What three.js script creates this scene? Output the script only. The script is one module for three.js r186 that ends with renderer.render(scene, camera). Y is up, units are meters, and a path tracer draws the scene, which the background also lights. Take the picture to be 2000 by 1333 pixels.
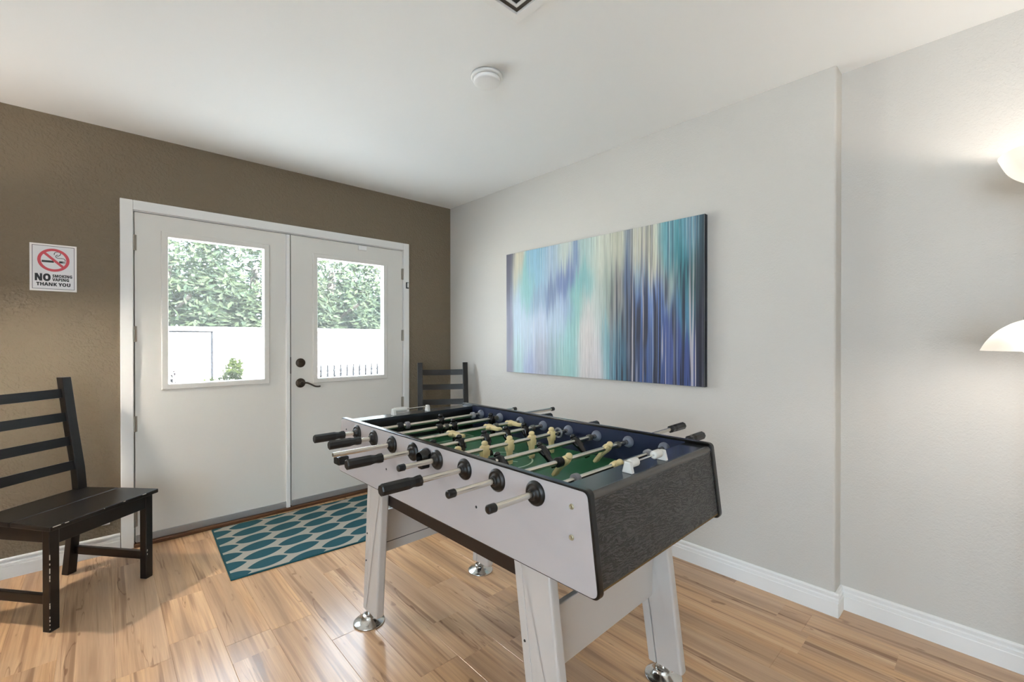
import * as THREE from 'three';
import { RoundedBoxGeometry } from 'three/addons/geometries/RoundedBoxGeometry.js';
import { mergeGeometries } from 'three/addons/utils/BufferGeometryUtils.js';
import { RectAreaLightUniformsLib } from 'three/addons/lights/RectAreaLightUniformsLib.js';
RectAreaLightUniformsLib.init();

// ───────────────────────── camera, sky, sun, area lights, exposure ─────────────────────────
const scene = new THREE.Scene();
const FOCAL = 872.82, YAW = 0.74368, PITCH = -0.00397, ROLL = -0.00026;
const camera = new THREE.PerspectiveCamera(2 * Math.atan(666.5 / FOCAL) * 180 / Math.PI, 2000 / 1333, 0.05, 120);
camera.position.set(-2.3952, 1.2283, 3.4511);
camera.rotation.order = 'YXZ';
camera.rotation.set(PITCH, -YAW, ROLL);
const renderer = new THREE.WebGLRenderer({ antialias: true });
renderer.toneMapping = THREE.LinearToneMapping;
renderer.toneMappingExposure = 0.96;
renderer.shadowMap.enabled = true;
renderer.shadowMap.type = THREE.PCFSoftShadowMap;

scene.background = new THREE.Color().setRGB(0.68, 0.84, 1.0);
scene.backgroundIntensity = 12;

const sun = new THREE.DirectionalLight(new THREE.Color().setRGB(0.93, 0.98, 1.0), 100);
sun.position.set(1.5, 9.4, 6.2); sun.target.position.set(-1, 0, -4);
sun.castShadow = true; sun.shadow.mapSize.set(2048, 2048);
Object.assign(sun.shadow.camera, { left: -12, right: 12, top: 12, bottom: -12, near: 0.5, far: 40 });
scene.add(sun, sun.target);

// daylight that comes in through the glazing: one soft area light per pane, the size of the pane
function daylight(w, h, pos, look, color, power) {
  const l = new THREE.RectAreaLight(color, power, w, h);
  l.position.set(...pos); l.lookAt(...look); scene.add(l); return l;
}
const DAY = new THREE.Color().setRGB(0.93, 0.97, 1.0);
daylight(0.53, 0.90, [-1.826, 1.404, 0.012], [-1.826, 1.404, 5], DAY, 1.2);
daylight(0.53, 0.90, [-0.937, 1.386, 0.012], [-0.937, 1.386, 5], DAY, 1.2);
// the glazed wall of the room behind the camera (out of frame)
daylight(2.2, 1.45, [-4.93, 1.375, 4.65], [0, 1.375, 4.65], new THREE.Color().setRGB(0.70, 0.86, 1.0), 2);

// ───────────────────────── helpers ─────────────────────────
let seed = 7;
const rnd = () => { seed |= 0; seed = seed + 0x6D2B79F5 | 0; let t = Math.imul(seed ^ seed >>> 15, 1 | seed); t = t + Math.imul(t ^ t >>> 7, 61 | t) ^ t; return ((t ^ t >>> 14) >>> 0) / 4294967296; };
const rr = (a, b) => a + (b - a) * rnd();
const clamp = (v, a = 0, b = 1) => Math.min(b, Math.max(a, v));
const mix = (a, b, t) => a + (b - a) * t;
const smooth = (a, b, x) => { const t = clamp((x - a) / (b - a)); return t * t * (3 - 2 * t); };
function hash2(x, y, s) { let h = Math.imul(x | 0, 374761393) ^ Math.imul(y | 0, 668265263) ^ Math.imul(s | 0, 974634777); h = Math.imul(h ^ h >>> 13, 1274126177); return ((h ^ h >>> 16) >>> 0) / 4294967296; }
function vnoise(x, y, s = 1, px = 0, py = 0) {
  const xi = Math.floor(x), yi = Math.floor(y), fx = x - xi, fy = y - yi;
  const w = (a, p) => p ? ((a % p) + p) % p : a;
  const u = fx * fx * (3 - 2 * fx), v = fy * fy * (3 - 2 * fy);
  const a = hash2(w(xi, px), w(yi, py), s), b = hash2(w(xi + 1, px), w(yi, py), s), c = hash2(w(xi, px), w(yi + 1, py), s), d = hash2(w(xi + 1, px), w(yi + 1, py), s);
  return mix(mix(a, b, u), mix(c, d, u), v);
}
function fbm(x, y, s, o = 4) { let f = 0, a = 0.5, n = 0; for (let i = 0; i < o; i++) { f += a * vnoise(x, y, s + i * 17); n += a; x *= 2.03; y *= 2.03; a *= 0.5; } return f / n; }

function dataTex(w, h, fn, srgb = true, repeat = true) {
  const d = new Uint8Array(w * h * 4);
  for (let y = 0; y < h; y++) for (let x = 0; x < w; x++) {
    const c = fn(x / w, y / h, x, y), i = (y * w + x) * 4;
    d[i] = clamp(c[0], 0, 255); d[i + 1] = clamp(c[1], 0, 255); d[i + 2] = clamp(c[2], 0, 255); d[i + 3] = 255;
  }
  const t = new THREE.DataTexture(d, w, h, THREE.RGBAFormat);
  t.magFilter = THREE.LinearFilter; t.minFilter = THREE.LinearMipmapLinearFilter; t.generateMipmaps = true;
  t.wrapS = t.wrapT = repeat ? THREE.RepeatWrapping : THREE.ClampToEdgeWrapping;
  if (srgb) t.colorSpace = THREE.SRGBColorSpace;
  t.needsUpdate = true; return t;
}
function canvasTex(w, h, draw) {
  const c = document.createElement('canvas'); c.width = w; c.height = h;
  draw(c.getContext('2d'), w, h);
  const t = new THREE.CanvasTexture(c); t.colorSpace = THREE.SRGBColorSpace; t.anisotropy = 8; return t;
}
const mat = (o) => new THREE.MeshStandardMaterial(o);
const phys = (o) => new THREE.MeshPhysicalMaterial(o);

const taken = {};
const numbered = (n) => { taken[n] = (taken[n] ?? -1) + 1; return taken[n] ? `${n}_${String(taken[n]).padStart(3, '0')}` : n; };
function prep(g) {
  g = g.index ? g.toNonIndexed() : g;
  for (const k of Object.keys(g.attributes)) if (!['position', 'normal', 'uv'].includes(k)) g.deleteAttribute(k);
  if (!g.attributes.uv) g.setAttribute('uv', new THREE.BufferAttribute(new Float32Array(g.attributes.position.count * 2), 2));
  return g;
}
const merged = (gs) => Array.isArray(gs) ? (gs.length === 1 ? gs[0] : mergeGeometries(gs.map(prep))) : gs;
function obj(name, gs, m, parent) {
  const o = new THREE.Mesh(merged(gs), m); o.name = parent ? name : numbered(name);
  o.castShadow = o.receiveShadow = true; (parent || scene).add(o); return o;
}
function tag(o, label, category, group) { o.userData.label = label; o.userData.category = category; if (group) o.userData.group = group; return o; }
function thing(name, label, category, pos = [0, 0, 0], turn = 0, group) {
  const o = new THREE.Group(); o.name = numbered(name); o.position.set(...pos); o.rotation.y = turn; scene.add(o);
  return tag(o, label, category, group);
}
function struct(o, label, category) { o.userData.kind = 'structure'; return tag(o, label, category); }
function structGroup(name, label, category) { const o = new THREE.Group(); o.name = name; scene.add(o); return struct(o, label, category); }
// uv in metres by the way each face points
function boxUV(g, s = 1) {
  g = g.index ? g.toNonIndexed() : g; if (!g.attributes.normal) g.computeVertexNormals();
  const p = g.attributes.position, n = g.attributes.normal, uv = new Float32Array(p.count * 2);
  for (let i = 0; i < p.count; i += 3) {
    let nx = 0, ny = 0, nz = 0;
    for (let k = 0; k < 3; k++) { nx += Math.abs(n.getX(i + k)); ny += Math.abs(n.getY(i + k)); nz += Math.abs(n.getZ(i + k)); }
    for (let k = 0; k < 3; k++) {
      const j = i + k, x = p.getX(j), y = p.getY(j), z = p.getZ(j);
      const [u, v] = nx >= ny && nx >= nz ? [z, y] : ny >= nz ? [x, z] : [x, y];
      uv[j * 2] = u * s; uv[j * 2 + 1] = v * s;
    }
  }
  g.setAttribute('uv', new THREE.BufferAttribute(uv, 2)); return g;
}
const bx = (x0, x1, y0, y1, z0, z1) => new THREE.BoxGeometry(x1 - x0, y1 - y0, z1 - z0).translate((x0 + x1) / 2, (y0 + y1) / 2, (z0 + z1) / 2);
function rb(x0, x1, y0, y1, z0, z1, r = 0.003, s = 2) {
  const w = x1 - x0, h = y1 - y0, d = z1 - z0;
  return new RoundedBoxGeometry(w, h, d, s, Math.min(r, w / 2.05, h / 2.05, d / 2.05)).translate((x0 + x1) / 2, (y0 + y1) / 2, (z0 + z1) / 2);
}
const cyl = (r0, r1, len, seg = 20) => new THREE.CylinderGeometry(r1, r0, len, seg);
const cylX = (x0, x1, r, y, z, seg = 18, r1 = r) => new THREE.CylinderGeometry(r1, r, x1 - x0, seg).rotateZ(-Math.PI / 2).translate((x0 + x1) / 2, y, z);
const latheX = (prof, x, y, z, dir = 1, seg = 28) => new THREE.LatheGeometry(prof.map(([r, a]) => new THREE.Vector2(Math.max(r, 1e-4), a)), seg).rotateZ(dir > 0 ? -Math.PI / 2 : Math.PI / 2).translate(x, y, z);
const latheY = (prof, seg = 32) => new THREE.LatheGeometry(prof.map(([r, a]) => new THREE.Vector2(Math.max(r, 1e-4), a)), seg);
const tube = (pts, r, seg = 40, rs = 8) => new THREE.TubeGeometry(new THREE.CatmullRomCurve3(pts.map(p => new THREE.Vector3(...p))), seg, r, rs);
function roundedShape(pts, r) {
  const s = new THREE.Shape(), n = pts.length;
  for (let i = 0; i < n; i++) {
    const a = pts[(i + n - 1) % n], b = pts[i], c = pts[(i + 1) % n], R = b[2] ?? r;
    const la = Math.hypot(a[0] - b[0], a[1] - b[1]), lc = Math.hypot(c[0] - b[0], c[1] - b[1]), q = Math.min(R, la / 2, lc / 2);
    const p0 = [b[0] + (a[0] - b[0]) * q / la, b[1] + (a[1] - b[1]) * q / la], p1 = [b[0] + (c[0] - b[0]) * q / lc, b[1] + (c[1] - b[1]) * q / lc];
    i ? s.lineTo(...p0) : s.moveTo(...p0);
    q > 0 && s.quadraticCurveTo(b[0], b[1], p1[0], p1[1]);
  }
  s.closePath(); return s;
}
// outline given as [z, y], pulled along x from x0 to x1
function slabZY(pts, x0, x1, r = 0, bevel = 0) {
  const g = new THREE.ExtrudeGeometry(roundedShape(pts.map(([z, y, q]) => [-z, y, q]), r), { depth: x1 - x0 - 2 * bevel, bevelEnabled: bevel > 0, bevelSize: bevel, bevelThickness: bevel, bevelOffset: -bevel, bevelSegments: 3, curveSegments: 8 });
  return g.translate(0, 0, bevel).rotateY(Math.PI / 2).translate(x0, 0, 0);
}
// outline given as [x, y], pulled along z
function slabXY(shape, z0, z1, bevel = 0) {
  return new THREE.ExtrudeGeometry(shape, { depth: z1 - z0 - 2 * bevel, bevelEnabled: bevel > 0, bevelSize: bevel, bevelThickness: bevel, bevelOffset: -bevel, bevelSegments: 3, curveSegments: 10 }).translate(0, 0, z0 + bevel);
}
function rectHole(x0, x1, y0, y1, hx0, hx1, hy0, hy1) {
  const s = new THREE.Shape([[x0, y0], [x1, y0], [x1, y1], [x0, y1]].map(p => new THREE.Vector2(...p)));
  s.holes.push(new THREE.Path([[hx0, hy0], [hx0, hy1], [hx1, hy1], [hx1, hy0]].map(p => new THREE.Vector2(...p)))); return s;
}
// stack of superellipse rings: {y, rx, rz, ox, oz, e}
function loft(rings, seg = 16) {
  const pos = [], idx = [];
  const ring = (k, f) => { for (let i = 0; i < seg; i++) { const a = i / seg * Math.PI * 2, c = Math.cos(a), s = Math.sin(a), e = 2 / (k.e ?? 2); pos.push((k.ox ?? 0) + f * k.rx * Math.sign(c) * Math.abs(c) ** e, k.y, (k.oz ?? 0) + f * k.rz * Math.sign(s) * Math.abs(s) ** e); } };
  rings.forEach(k => ring(k, 1));
  for (let j = 0; j < rings.length - 1; j++) for (let i = 0; i < seg; i++) { const a = j * seg + i, b = j * seg + (i + 1) % seg; idx.push(a, a + seg, b, b, a + seg, b + seg); }
  const cap = (k, at, up) => { const c = pos.length / 3; pos.push(k.ox ?? 0, k.y, k.oz ?? 0); for (let i = 0; i < seg; i++) { const a = at + i, b = at + (i + 1) % seg; up ? idx.push(c, b, a) : idx.push(c, a, b); } };
  cap(rings[0], 0, false); cap(rings.at(-1), (rings.length - 1) * seg, true);
  const g = new THREE.BufferGeometry(); g.setAttribute('position', new THREE.Float32BufferAttribute(pos, 3)); g.setIndex(idx); g.computeVertexNormals(); return g;
}

// ───────────────────────── materials ─────────────────────────
const peel = dataTex(512, 512, (u, v) => { const a = 0.55 * vnoise(u * 64, v * 64, 3, 64, 64) + 0.3 * vnoise(u * 128, v * 128, 5, 128, 128) + 0.3 * vnoise(u * 24, v * 24, 9, 24, 24); const g = 255 * smooth(0.3, 0.85, a); return [g, g, g]; }, false);
peel.repeat.set(1.6, 1.6);
const finePeel = peel.clone(); finePeel.repeat.set(3, 3); finePeel.needsUpdate = true;
const M = {
  wallBrown: mat({ color: '#7a6d59', roughness: 0.72, bumpMap: peel, bumpScale: 0.0022 }),
  wallGrey: mat({ color: '#cbc6be', roughness: 0.8, bumpMap: finePeel, bumpScale: 0.0004 }),
  wallTan: mat({ color: '#cec9c1', roughness: 0.8, bumpMap: finePeel, bumpScale: 0.0004 }),
  ceiling: mat({ color: '#f4f4f2', roughness: 0.9 }),
  trim: mat({ color: '#eeece8', roughness: 0.38 }),
  door: mat({ color: '#e3dfd7', roughness: 0.42 }),
  sweep: mat({ color: '#aaa9a8', roughness: 0.4, metalness: 0.5 }),
  bronze: mat({ color: '#4c433a', roughness: 0.38, metalness: 0.75 }),
  hinge: mat({ color: '#a39c90', roughness: 0.4, metalness: 0.6 }),
  darkGap: mat({ color: '#1c1a17', roughness: 0.9 }),
  threshold: mat({ color: '#5b3d25', roughness: 0.5 }),
  glass: phys({ color: '#ffffff', roughness: 0.11, transmission: 1, thickness: 0, ior: 1.5 }),
  black: mat({ color: '#0b0b0b', roughness: 0.42 }),
  blackGloss: mat({ color: '#080808', roughness: 0.22 }),
  rubber: mat({ color: '#090909', roughness: 0.4 }),
  silver: mat({ color: '#bdb8b8', roughness: 0.42, metalness: 0.15 }),
  legSilver: mat({ color: '#c9c4bf', roughness: 0.36, metalness: 0.15 }),
  chrome: mat({ color: '#d9d8d4', roughness: 0.2, metalness: 1 }),
  steel: mat({ color: '#d8d3c8', roughness: 0.24, metalness: 1 }),
  screw: mat({ color: '#b9b49a', roughness: 0.35, metalness: 0.9 }),
  navy: mat({ color: '#262d44', roughness: 0.34 }),
  deck: mat({ color: '#2a2f35', roughness: 0.16 }),
  edge: mat({ color: '#4b4743', roughness: 0.25 }),
  innerBlack: mat({ color: '#0e0e10', roughness: 0.4 }),
  apron: mat({ color: '#180d09', roughness: 0.45 }),
  greyPlastic: mat({ color: '#85858a', roughness: 0.45 }),
  lightPlastic: mat({ color: '#d7d4cc', roughness: 0.4 }),
  tan: mat({ color: '#e3cd97', roughness: 0.42 }),
  figBlack: mat({ color: '#0c0a0a', roughness: 0.22 }),
  chair: mat({ color: '#0f0c0b', roughness: 0.3 }),
  chip: mat({ color: '#cfc8ba', roughness: 0.8 }),
  white: mat({ color: '#f2f1ee', roughness: 0.5 }),
  stucco: mat({ color: '#f0ece4', roughness: 0.95 }),
  patio: mat({ color: '#d9d6d0', roughness: 0.95 }),
  iron: phys({ color: '#141416', roughness: 0.8, specularIntensity: 0.15 }),
};

// ───────────────────────── room shell ─────────────────────────
const H = 2.44, JZ = 2.965, JX = 0.097, XL = -5.0, ZB = 6.0;
// floor: laminate planks, each its own piece
const PW = 0.1635, PL = 1.215;
function woodTex(s, warm) {
  return dataTex(256, 1536, (u, v) => {
    const x = u * PW, z = v * 1.36;               // metres
    const wob = 0.010 * (fbm(x * 9, z * 2.1, s + 40, 3) - 0.5) + 0.022 * (fbm(x * 3, z * 0.9, s + 50, 2) - 0.5);
    const xs = x + wob;
    const broad = fbm(xs * 22, z * 1.1, s, 3), fine = fbm(xs * 160, z * 3.2, s + 7, 3), fib = vnoise(xs * 620, z * 14, s + 9);
    const streak = smooth(0.56, 0.80, fbm(xs * 46, z * 1.6, s + 13, 3));
    const dark = smooth(0.62, 0.82, fbm(xs * 44 + 5, z * 1.3, s + 21, 3));
    const haze = smooth(0.5, 0.8, fbm(xs * 14 + 3, z * 0.8, s + 27, 2));
    const spalt = 0.6 * smooth(0.014, 0.0, Math.abs(fbm(xs * 24, z * 1.5, s + 31, 4) - 0.5)) * smooth(0.54, 0.66, fbm(x * 10, z * 1.4, s + 61, 2));
    const knot = smooth(0.82, 0.9, fbm(x * 34, z * 10, s + 71, 2));
    let r = mix(196, 220, broad), g = mix(156, 184, broad), b = mix(118, 148, broad);
    r += warm * 4; b -= warm * 7; g -= warm * 1;
    const k = 1 - 0.14 * (fine - 0.35) - 0.06 * (fib - 0.5);
    r *= k; g *= k; b *= k;
    r = mix(r, 158, 0.62 * streak); g = mix(g, 122, 0.62 * streak); b = mix(b, 92, 0.62 * streak);
    r = mix(r, 168, 0.5 * haze); g = mix(g, 136, 0.5 * haze); b = mix(b, 108, 0.5 * haze);
    const d = Math.min(0.7, 0.5 * dark + 0.6 * spalt + 0.4 * knot);
    r = mix(r, 112, d); g = mix(g, 80, d); b = mix(b, 58, d);
    return [r, g, b];
  });
}
const woods = [woodTex(101, 0), woodTex(211, 1), woodTex(307, 0.4), woodTex(419, 0.8)].map(t => mat({ map: t, roughness: 0.24 }));
{
  const floor = structGroup('floor', 'honey brown wood laminate plank floor', 'floor');
  obj('subfloor', bx(XL - 0.1, 0.25, -0.08, -0.003, -0.12, ZB + 0.1), M.darkGap, floor);
  const plankGeo = (x0, x1, z0, z1, off, flip) => {
    const b = 0.0012, d = 0.0012, P = [[x0, -d, z0], [x1, -d, z0], [x1, -d, z1], [x0, -d, z1], [x0 + b, 0, z0 + b], [x1 - b, 0, z0 + b], [x1 - b, 0, z1 - b], [x0 + b, 0, z1 - b], [x0, -0.008, z0], [x1, -0.008, z0], [x1, -0.008, z1], [x0, -0.008, z1]];
    const F = [[4, 7, 6, 5], [0, 4, 5, 1], [1, 5, 6, 2], [2, 6, 7, 3], [3, 7, 4, 0], [8, 0, 1, 9], [9, 1, 2, 10], [10, 2, 3, 11], [11, 3, 0, 8]];
    const pos = [], uv = [];
    for (const f of F) for (const i of [f[0], f[1], f[2], f[0], f[2], f[3]]) { const q = P[i]; pos.push(...q); const v = (q[2] - z0 + off) / 1.36; uv.push((q[0] - x0) / PW, flip ? 1 - v : v); }
    const g = new THREE.BufferGeometry(); g.setAttribute('position', new THREE.Float32BufferAttribute(pos, 3)); g.setAttribute('uv', new THREE.Float32BufferAttribute(uv, 2)); g.computeVertexNormals(); return g;
  };
  const known = { 0: 1.617, '-1': 1.382, '-3': 1.2, 7: 2.876, 9: 2.895 };
  for (let k = -21; k <= 11; k++) {
    const x0 = Math.max(-1.706 + k * PW, XL), x1 = Math.min(x0 + PW, JX);
    if (x1 - x0 < 0.01) continue;
    const off = known[k] ?? rr(0, PL); let z = off - PL * Math.ceil(off / PL);
    for (; z < ZB; z += PL) {
      const a = Math.max(z, -0.02), b = Math.min(z + PL, ZB); if (b - a < 0.02) continue;
      obj('plank', plankGeo(x0, x1, a, b, rr(0, 1.3), rnd() < 0.5), woods[Math.floor(rnd() * 4)], floor);
    }
  }
}
struct(obj('ceiling', boxUV(bx(XL - 0.15, 0.5, H, H + 0.2, -0.2, ZB + 0.15)), M.ceiling), 'plain white painted ceiling', 'ceiling');
// door wall with its opening
const OX0 = -2.262, OX1 = -0.482, OY = 1.992;
struct(obj('wall_far', [bx(XL - 0.15, OX0, -0.08, H + 0.02, -0.14, 0), bx(OX1, 0.25, -0.08, H + 0.02, -0.14, 0), bx(OX0, OX1, OY, H + 0.02, -0.14, 0)].map(g => boxUV(g)), M.wallBrown), 'olive brown textured wall around the double door', 'wall');
{
  const s = roundedShape([[0, 0.14, 0], [0, -JZ, 0.014], [0.25, -JZ, 0], [0.25, 0.14, 0]], 0);
  const g = new THREE.ExtrudeGeometry(s, { depth: H + 0.1, bevelEnabled: false, curveSegments: 8 }).rotateX(-Math.PI / 2).translate(0, -0.08, 0);
  struct(obj('wall_right', boxUV(g), M.wallGrey), 'pale grey wall behind the painting', 'wall');
  struct(obj('wall_recess', boxUV(bx(JX, 0.3, -0.08, H + 0.02, JZ - 0.05, ZB + 0.15)), M.wallTan), 'beige wall set back beside the floor lamp', 'wall');
}
struct(obj('wall_near', boxUV(bx(XL - 0.15, 0.3, -0.08, H + 0.02, ZB, ZB + 0.15)), M.wallTan), 'beige wall behind the camera', 'wall');
{ // left wall with a wide window, out of frame
  const w0 = 3.5, w1 = 5.8, y0 = 0.6, y1 = 2.15;
  struct(obj('wall_left', [bx(XL - 0.15, XL, -0.08, H + 0.02, -0.14, w0), bx(XL - 0.15, XL, -0.08, H + 0.02, w1, ZB + 0.15), bx(XL - 0.15, XL, -0.08, y0, w0, w1), bx(XL - 0.15, XL, y1, H + 0.02, w0, w1)].map(g => boxUV(g)), M.wallTan), 'beige wall with a wide window outside the picture', 'wall');
  const w = structGroup('window_1', 'wide white framed window outside the picture', 'window');
  obj('window_frame', [bx(XL - 0.12, XL - 0.05, y0, y0 + 0.05, w0, w1), bx(XL - 0.12, XL - 0.05, y1 - 0.05, y1, w0, w1), ...[w0, (w0 + w1) / 2 - 0.025, w1 - 0.05].map(z => bx(XL - 0.12, XL - 0.05, y0 + 0.05, y1 - 0.05, z, z + 0.05))], M.trim, w);
  for (const z of [w0 + 0.05, (w0 + w1) / 2 + 0.025]) obj('pane', bx(XL - 0.09, XL - 0.086, y0 + 0.05, y1 - 0.05, z, z + (w1 - w0) / 2 - 0.075), M.glass, w);
}
// baseboards: moulded profile [distance from wall, height]
const PROF = [[0, 0], [0.0165, 0], [0.0165, 0.061], [0.0130, 0.0635], [0.0130, 0.076], [0.0070, 0.0805], [0.0065, 0.086], [0.0115, 0.0895], [0.0120, 0.097], [0.0085, 0.1025], [0, 0.103]];
function baseGeo(len) { // runs along +z from 0, sticks out towards -x
  const s = new THREE.Shape(PROF.map(([d, y]) => new THREE.Vector2(-d, y)).reverse());
  return new THREE.ExtrudeGeometry(s, { depth: len, bevelEnabled: false });
}
{
  struct(obj('baseboard_right', [baseGeo(JZ + 0.0155), new THREE.ExtrudeGeometry(new THREE.Shape(PROF.map(([d, y]) => new THREE.Vector2(-d, y)).reverse()), { depth: JX, bevelEnabled: false }).rotateY(Math.PI / 2).translate(0, 0, JZ)], M.trim), 'white moulded baseboard under the painting', 'baseboard');
  struct(obj('baseboard_recess', baseGeo(ZB - JZ).translate(JX, 0, JZ), M.trim), 'white moulded baseboard along the recessed beige wall', 'baseboard');
  const far = (x0, x1) => baseGeo(x1 - x0).rotateY(Math.PI / 2).translate(x0, 0, 0);
  struct(obj('baseboard_far', [far(XL, -2.316), far(-0.436, 0)], M.trim), 'white moulded baseboard along the brown wall', 'baseboard');
  struct(obj('baseboard_left', baseGeo(ZB).rotateY(Math.PI).translate(XL, 0, ZB), M.trim), 'white moulded baseboard below the window', 'baseboard');
}
// door casing and threshold
{
  const c = structGroup('trim_1', 'white painted casing around the double door', 'door casing');
  for (const [a, b] of [[-2.313, -2.255], [-0.489, -0.4386]]) { obj('casing_board', rb(a, b, 0, 2.048, 0, 0.017, 0.004), M.trim, c); }
  obj('casing_board', rb(-2.255, -0.489, 1.990, 2.048, 0, 0.017, 0.004), M.trim, c);
  obj('jamb', [bx(OX0, -2.2525, 0, 1.992, -0.13, 0), bx(-0.4915, OX1, 0, 1.992, -0.13, 0), bx(OX0, OX1, 1.986, 1.9925, -0.13, 0)], M.trim, c);
  obj('door_stop', [bx(-2.256, -2.232, 0.02, 1.99, -0.062, -0.0455), bx(-0.51, -0.488, 0.02, 1.99, -0.062, -0.0455), bx(-2.25, -0.49, 1.968, 1.988, -0.062, -0.0455), bx(-1.414, -1.376, 0.02, 1.98, -0.062, -0.0455), bx(-2.25, -0.49, 0.015, 0.04, -0.062, -0.0455)], M.trim, c);
  const t = structGroup('trim_2', 'dark brown wooden threshold under the double door', 'threshold');
  obj('sill', rb(-2.256, -0.486, 0, 0.022, -0.13, 0.028, 0.006), M.threshold, t);
}
function hinge(x, y, parent) {
  const h = obj('hinge', [cyl(0.0065, 0.0065, 0.094, 12).translate(x, y, 0.006), bx(x - 0.014, x + 0.014, y - 0.046, y + 0.046, -0.004, 0.0015)], M.hinge, parent);
  return h;
}
function makeDoor(n, label, x0, x1, pane, hingeX, hys) {
  const d = structGroup(`door_${n}`, label, 'door');
  const [px0, px1, py0, py1] = pane;
  obj('door_slab', boxUV(slabXY(rectHole(x0, x1, 0.027, 1.982, px0 - 0.012, px1 + 0.012, py0 - 0.012, py1 + 0.012), -0.045, 0)), M.door, d);
  obj('glazing_frame', slabXY(rectHole(px0 - 0.034, px1 + 0.034, py0 - 0.034, py1 + 0.034, px0, px1, py0, py1), -0.05, 0.011, 0.005), M.door, d);
  obj('pane', bx(px0 - 0.005, px1 + 0.005, py0 - 0.005, py1 + 0.005, -0.026, -0.022), M.glass, d);
  obj('door_sweep', rb(x0 + 0.003, x1 - 0.003, 0.024, 0.066, -0.002, 0.006, 0.002), M.sweep, d);
  for (const y of hys) hinge(hingeX, y, d);
  return d;
}
{
  const d1 = makeDoor(1, 'left leaf of the cream double door, nearer the sign', -2.248, -1.403, [-2.09, -1.5615, 0.9535, 1.854], -2.2515, [1.80, 1.26, 0.727, 0.165]);
  obj('astragal', rb(-1.421, -1.395, 0.02, 1.98, -0.02, 0.014, 0.004), M.trim, d1);
  const d2 = makeDoor(2, 'right leaf of the cream double door, with lever handle and deadbolt', -1.386, -0.495, [-1.2015, -0.672, 0.9365, 1.8355], -0.4925, [1.785, 1.262, 0.69, 0.165]);
  const y0 = 1.056, yh = 0.909, hx = -1.322;
  const db = obj('deadbolt', [latheY([[0, 0], [0.033, 0], [0.033, 0.004], [0.027, 0.010], [0.018, 0.012], [0.017, 0.016], [0, 0.017]]).rotateX(Math.PI / 2).translate(hx, y0, 0)], M.bronze, d2);
  obj('thumb_turn', rb(hx - 0.014, hx + 0.014, y0 - 0.004, y0 + 0.004, 0.012, 0.026, 0.003), M.bronze, db);
  const hs = obj('handle_rosette', [latheY([[0, 0], [0.034, 0], [0.034, 0.004], [0.028, 0.011], [0.016, 0.014], [0.012, 0.034], [0.013, 0.045], [0, 0.047]]).rotateX(Math.PI / 2).translate(hx, yh, 0)], M.bronze, d2);
  obj('lever', tube([[hx, yh, 0.04], [hx + 0.03, yh + 0.002, 0.042], [hx + 0.062, yh - 0.012, 0.042], [hx + 0.09, yh - 0.027, 0.041], [hx + 0.115, yh - 0.030, 0.043], [hx + 0.126, yh - 0.028, 0.044]], 0.0062, 40, 8), M.bronze, hs);
  obj('strike_edge', bx(-1.3885, -1.386, 0.98, 1.10, -0.03, 0.001), M.bronze, d2);
}
const cs = thing('alarm_contact', 'small white alarm contact at the top edge of the right door', 'sensor', [-0.851, 1.958, 0]);
obj('magnet_case', rb(-0.038, 0.030, -0.018, 0.016, 0, 0.016, 0.004), M.white, cs);
obj('cover_line', rb(-0.012, -0.009, -0.0175, 0.0155, 0.004, 0.0165, 0.0008), M.trim, cs);
const lk = thing('casing_sensor', 'tiny black and white sensor on the right door casing', 'sensor', [-0.460, 1.69, 0.017]);
obj('body', rb(-0.012, 0.012, -0.027, 0.027, 0, 0.012, 0.003), M.black, lk);
obj('face', rb(-0.004, 0.010, -0.018, 0.022, 0.010, 0.0135, 0.002), M.white, lk);

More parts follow.
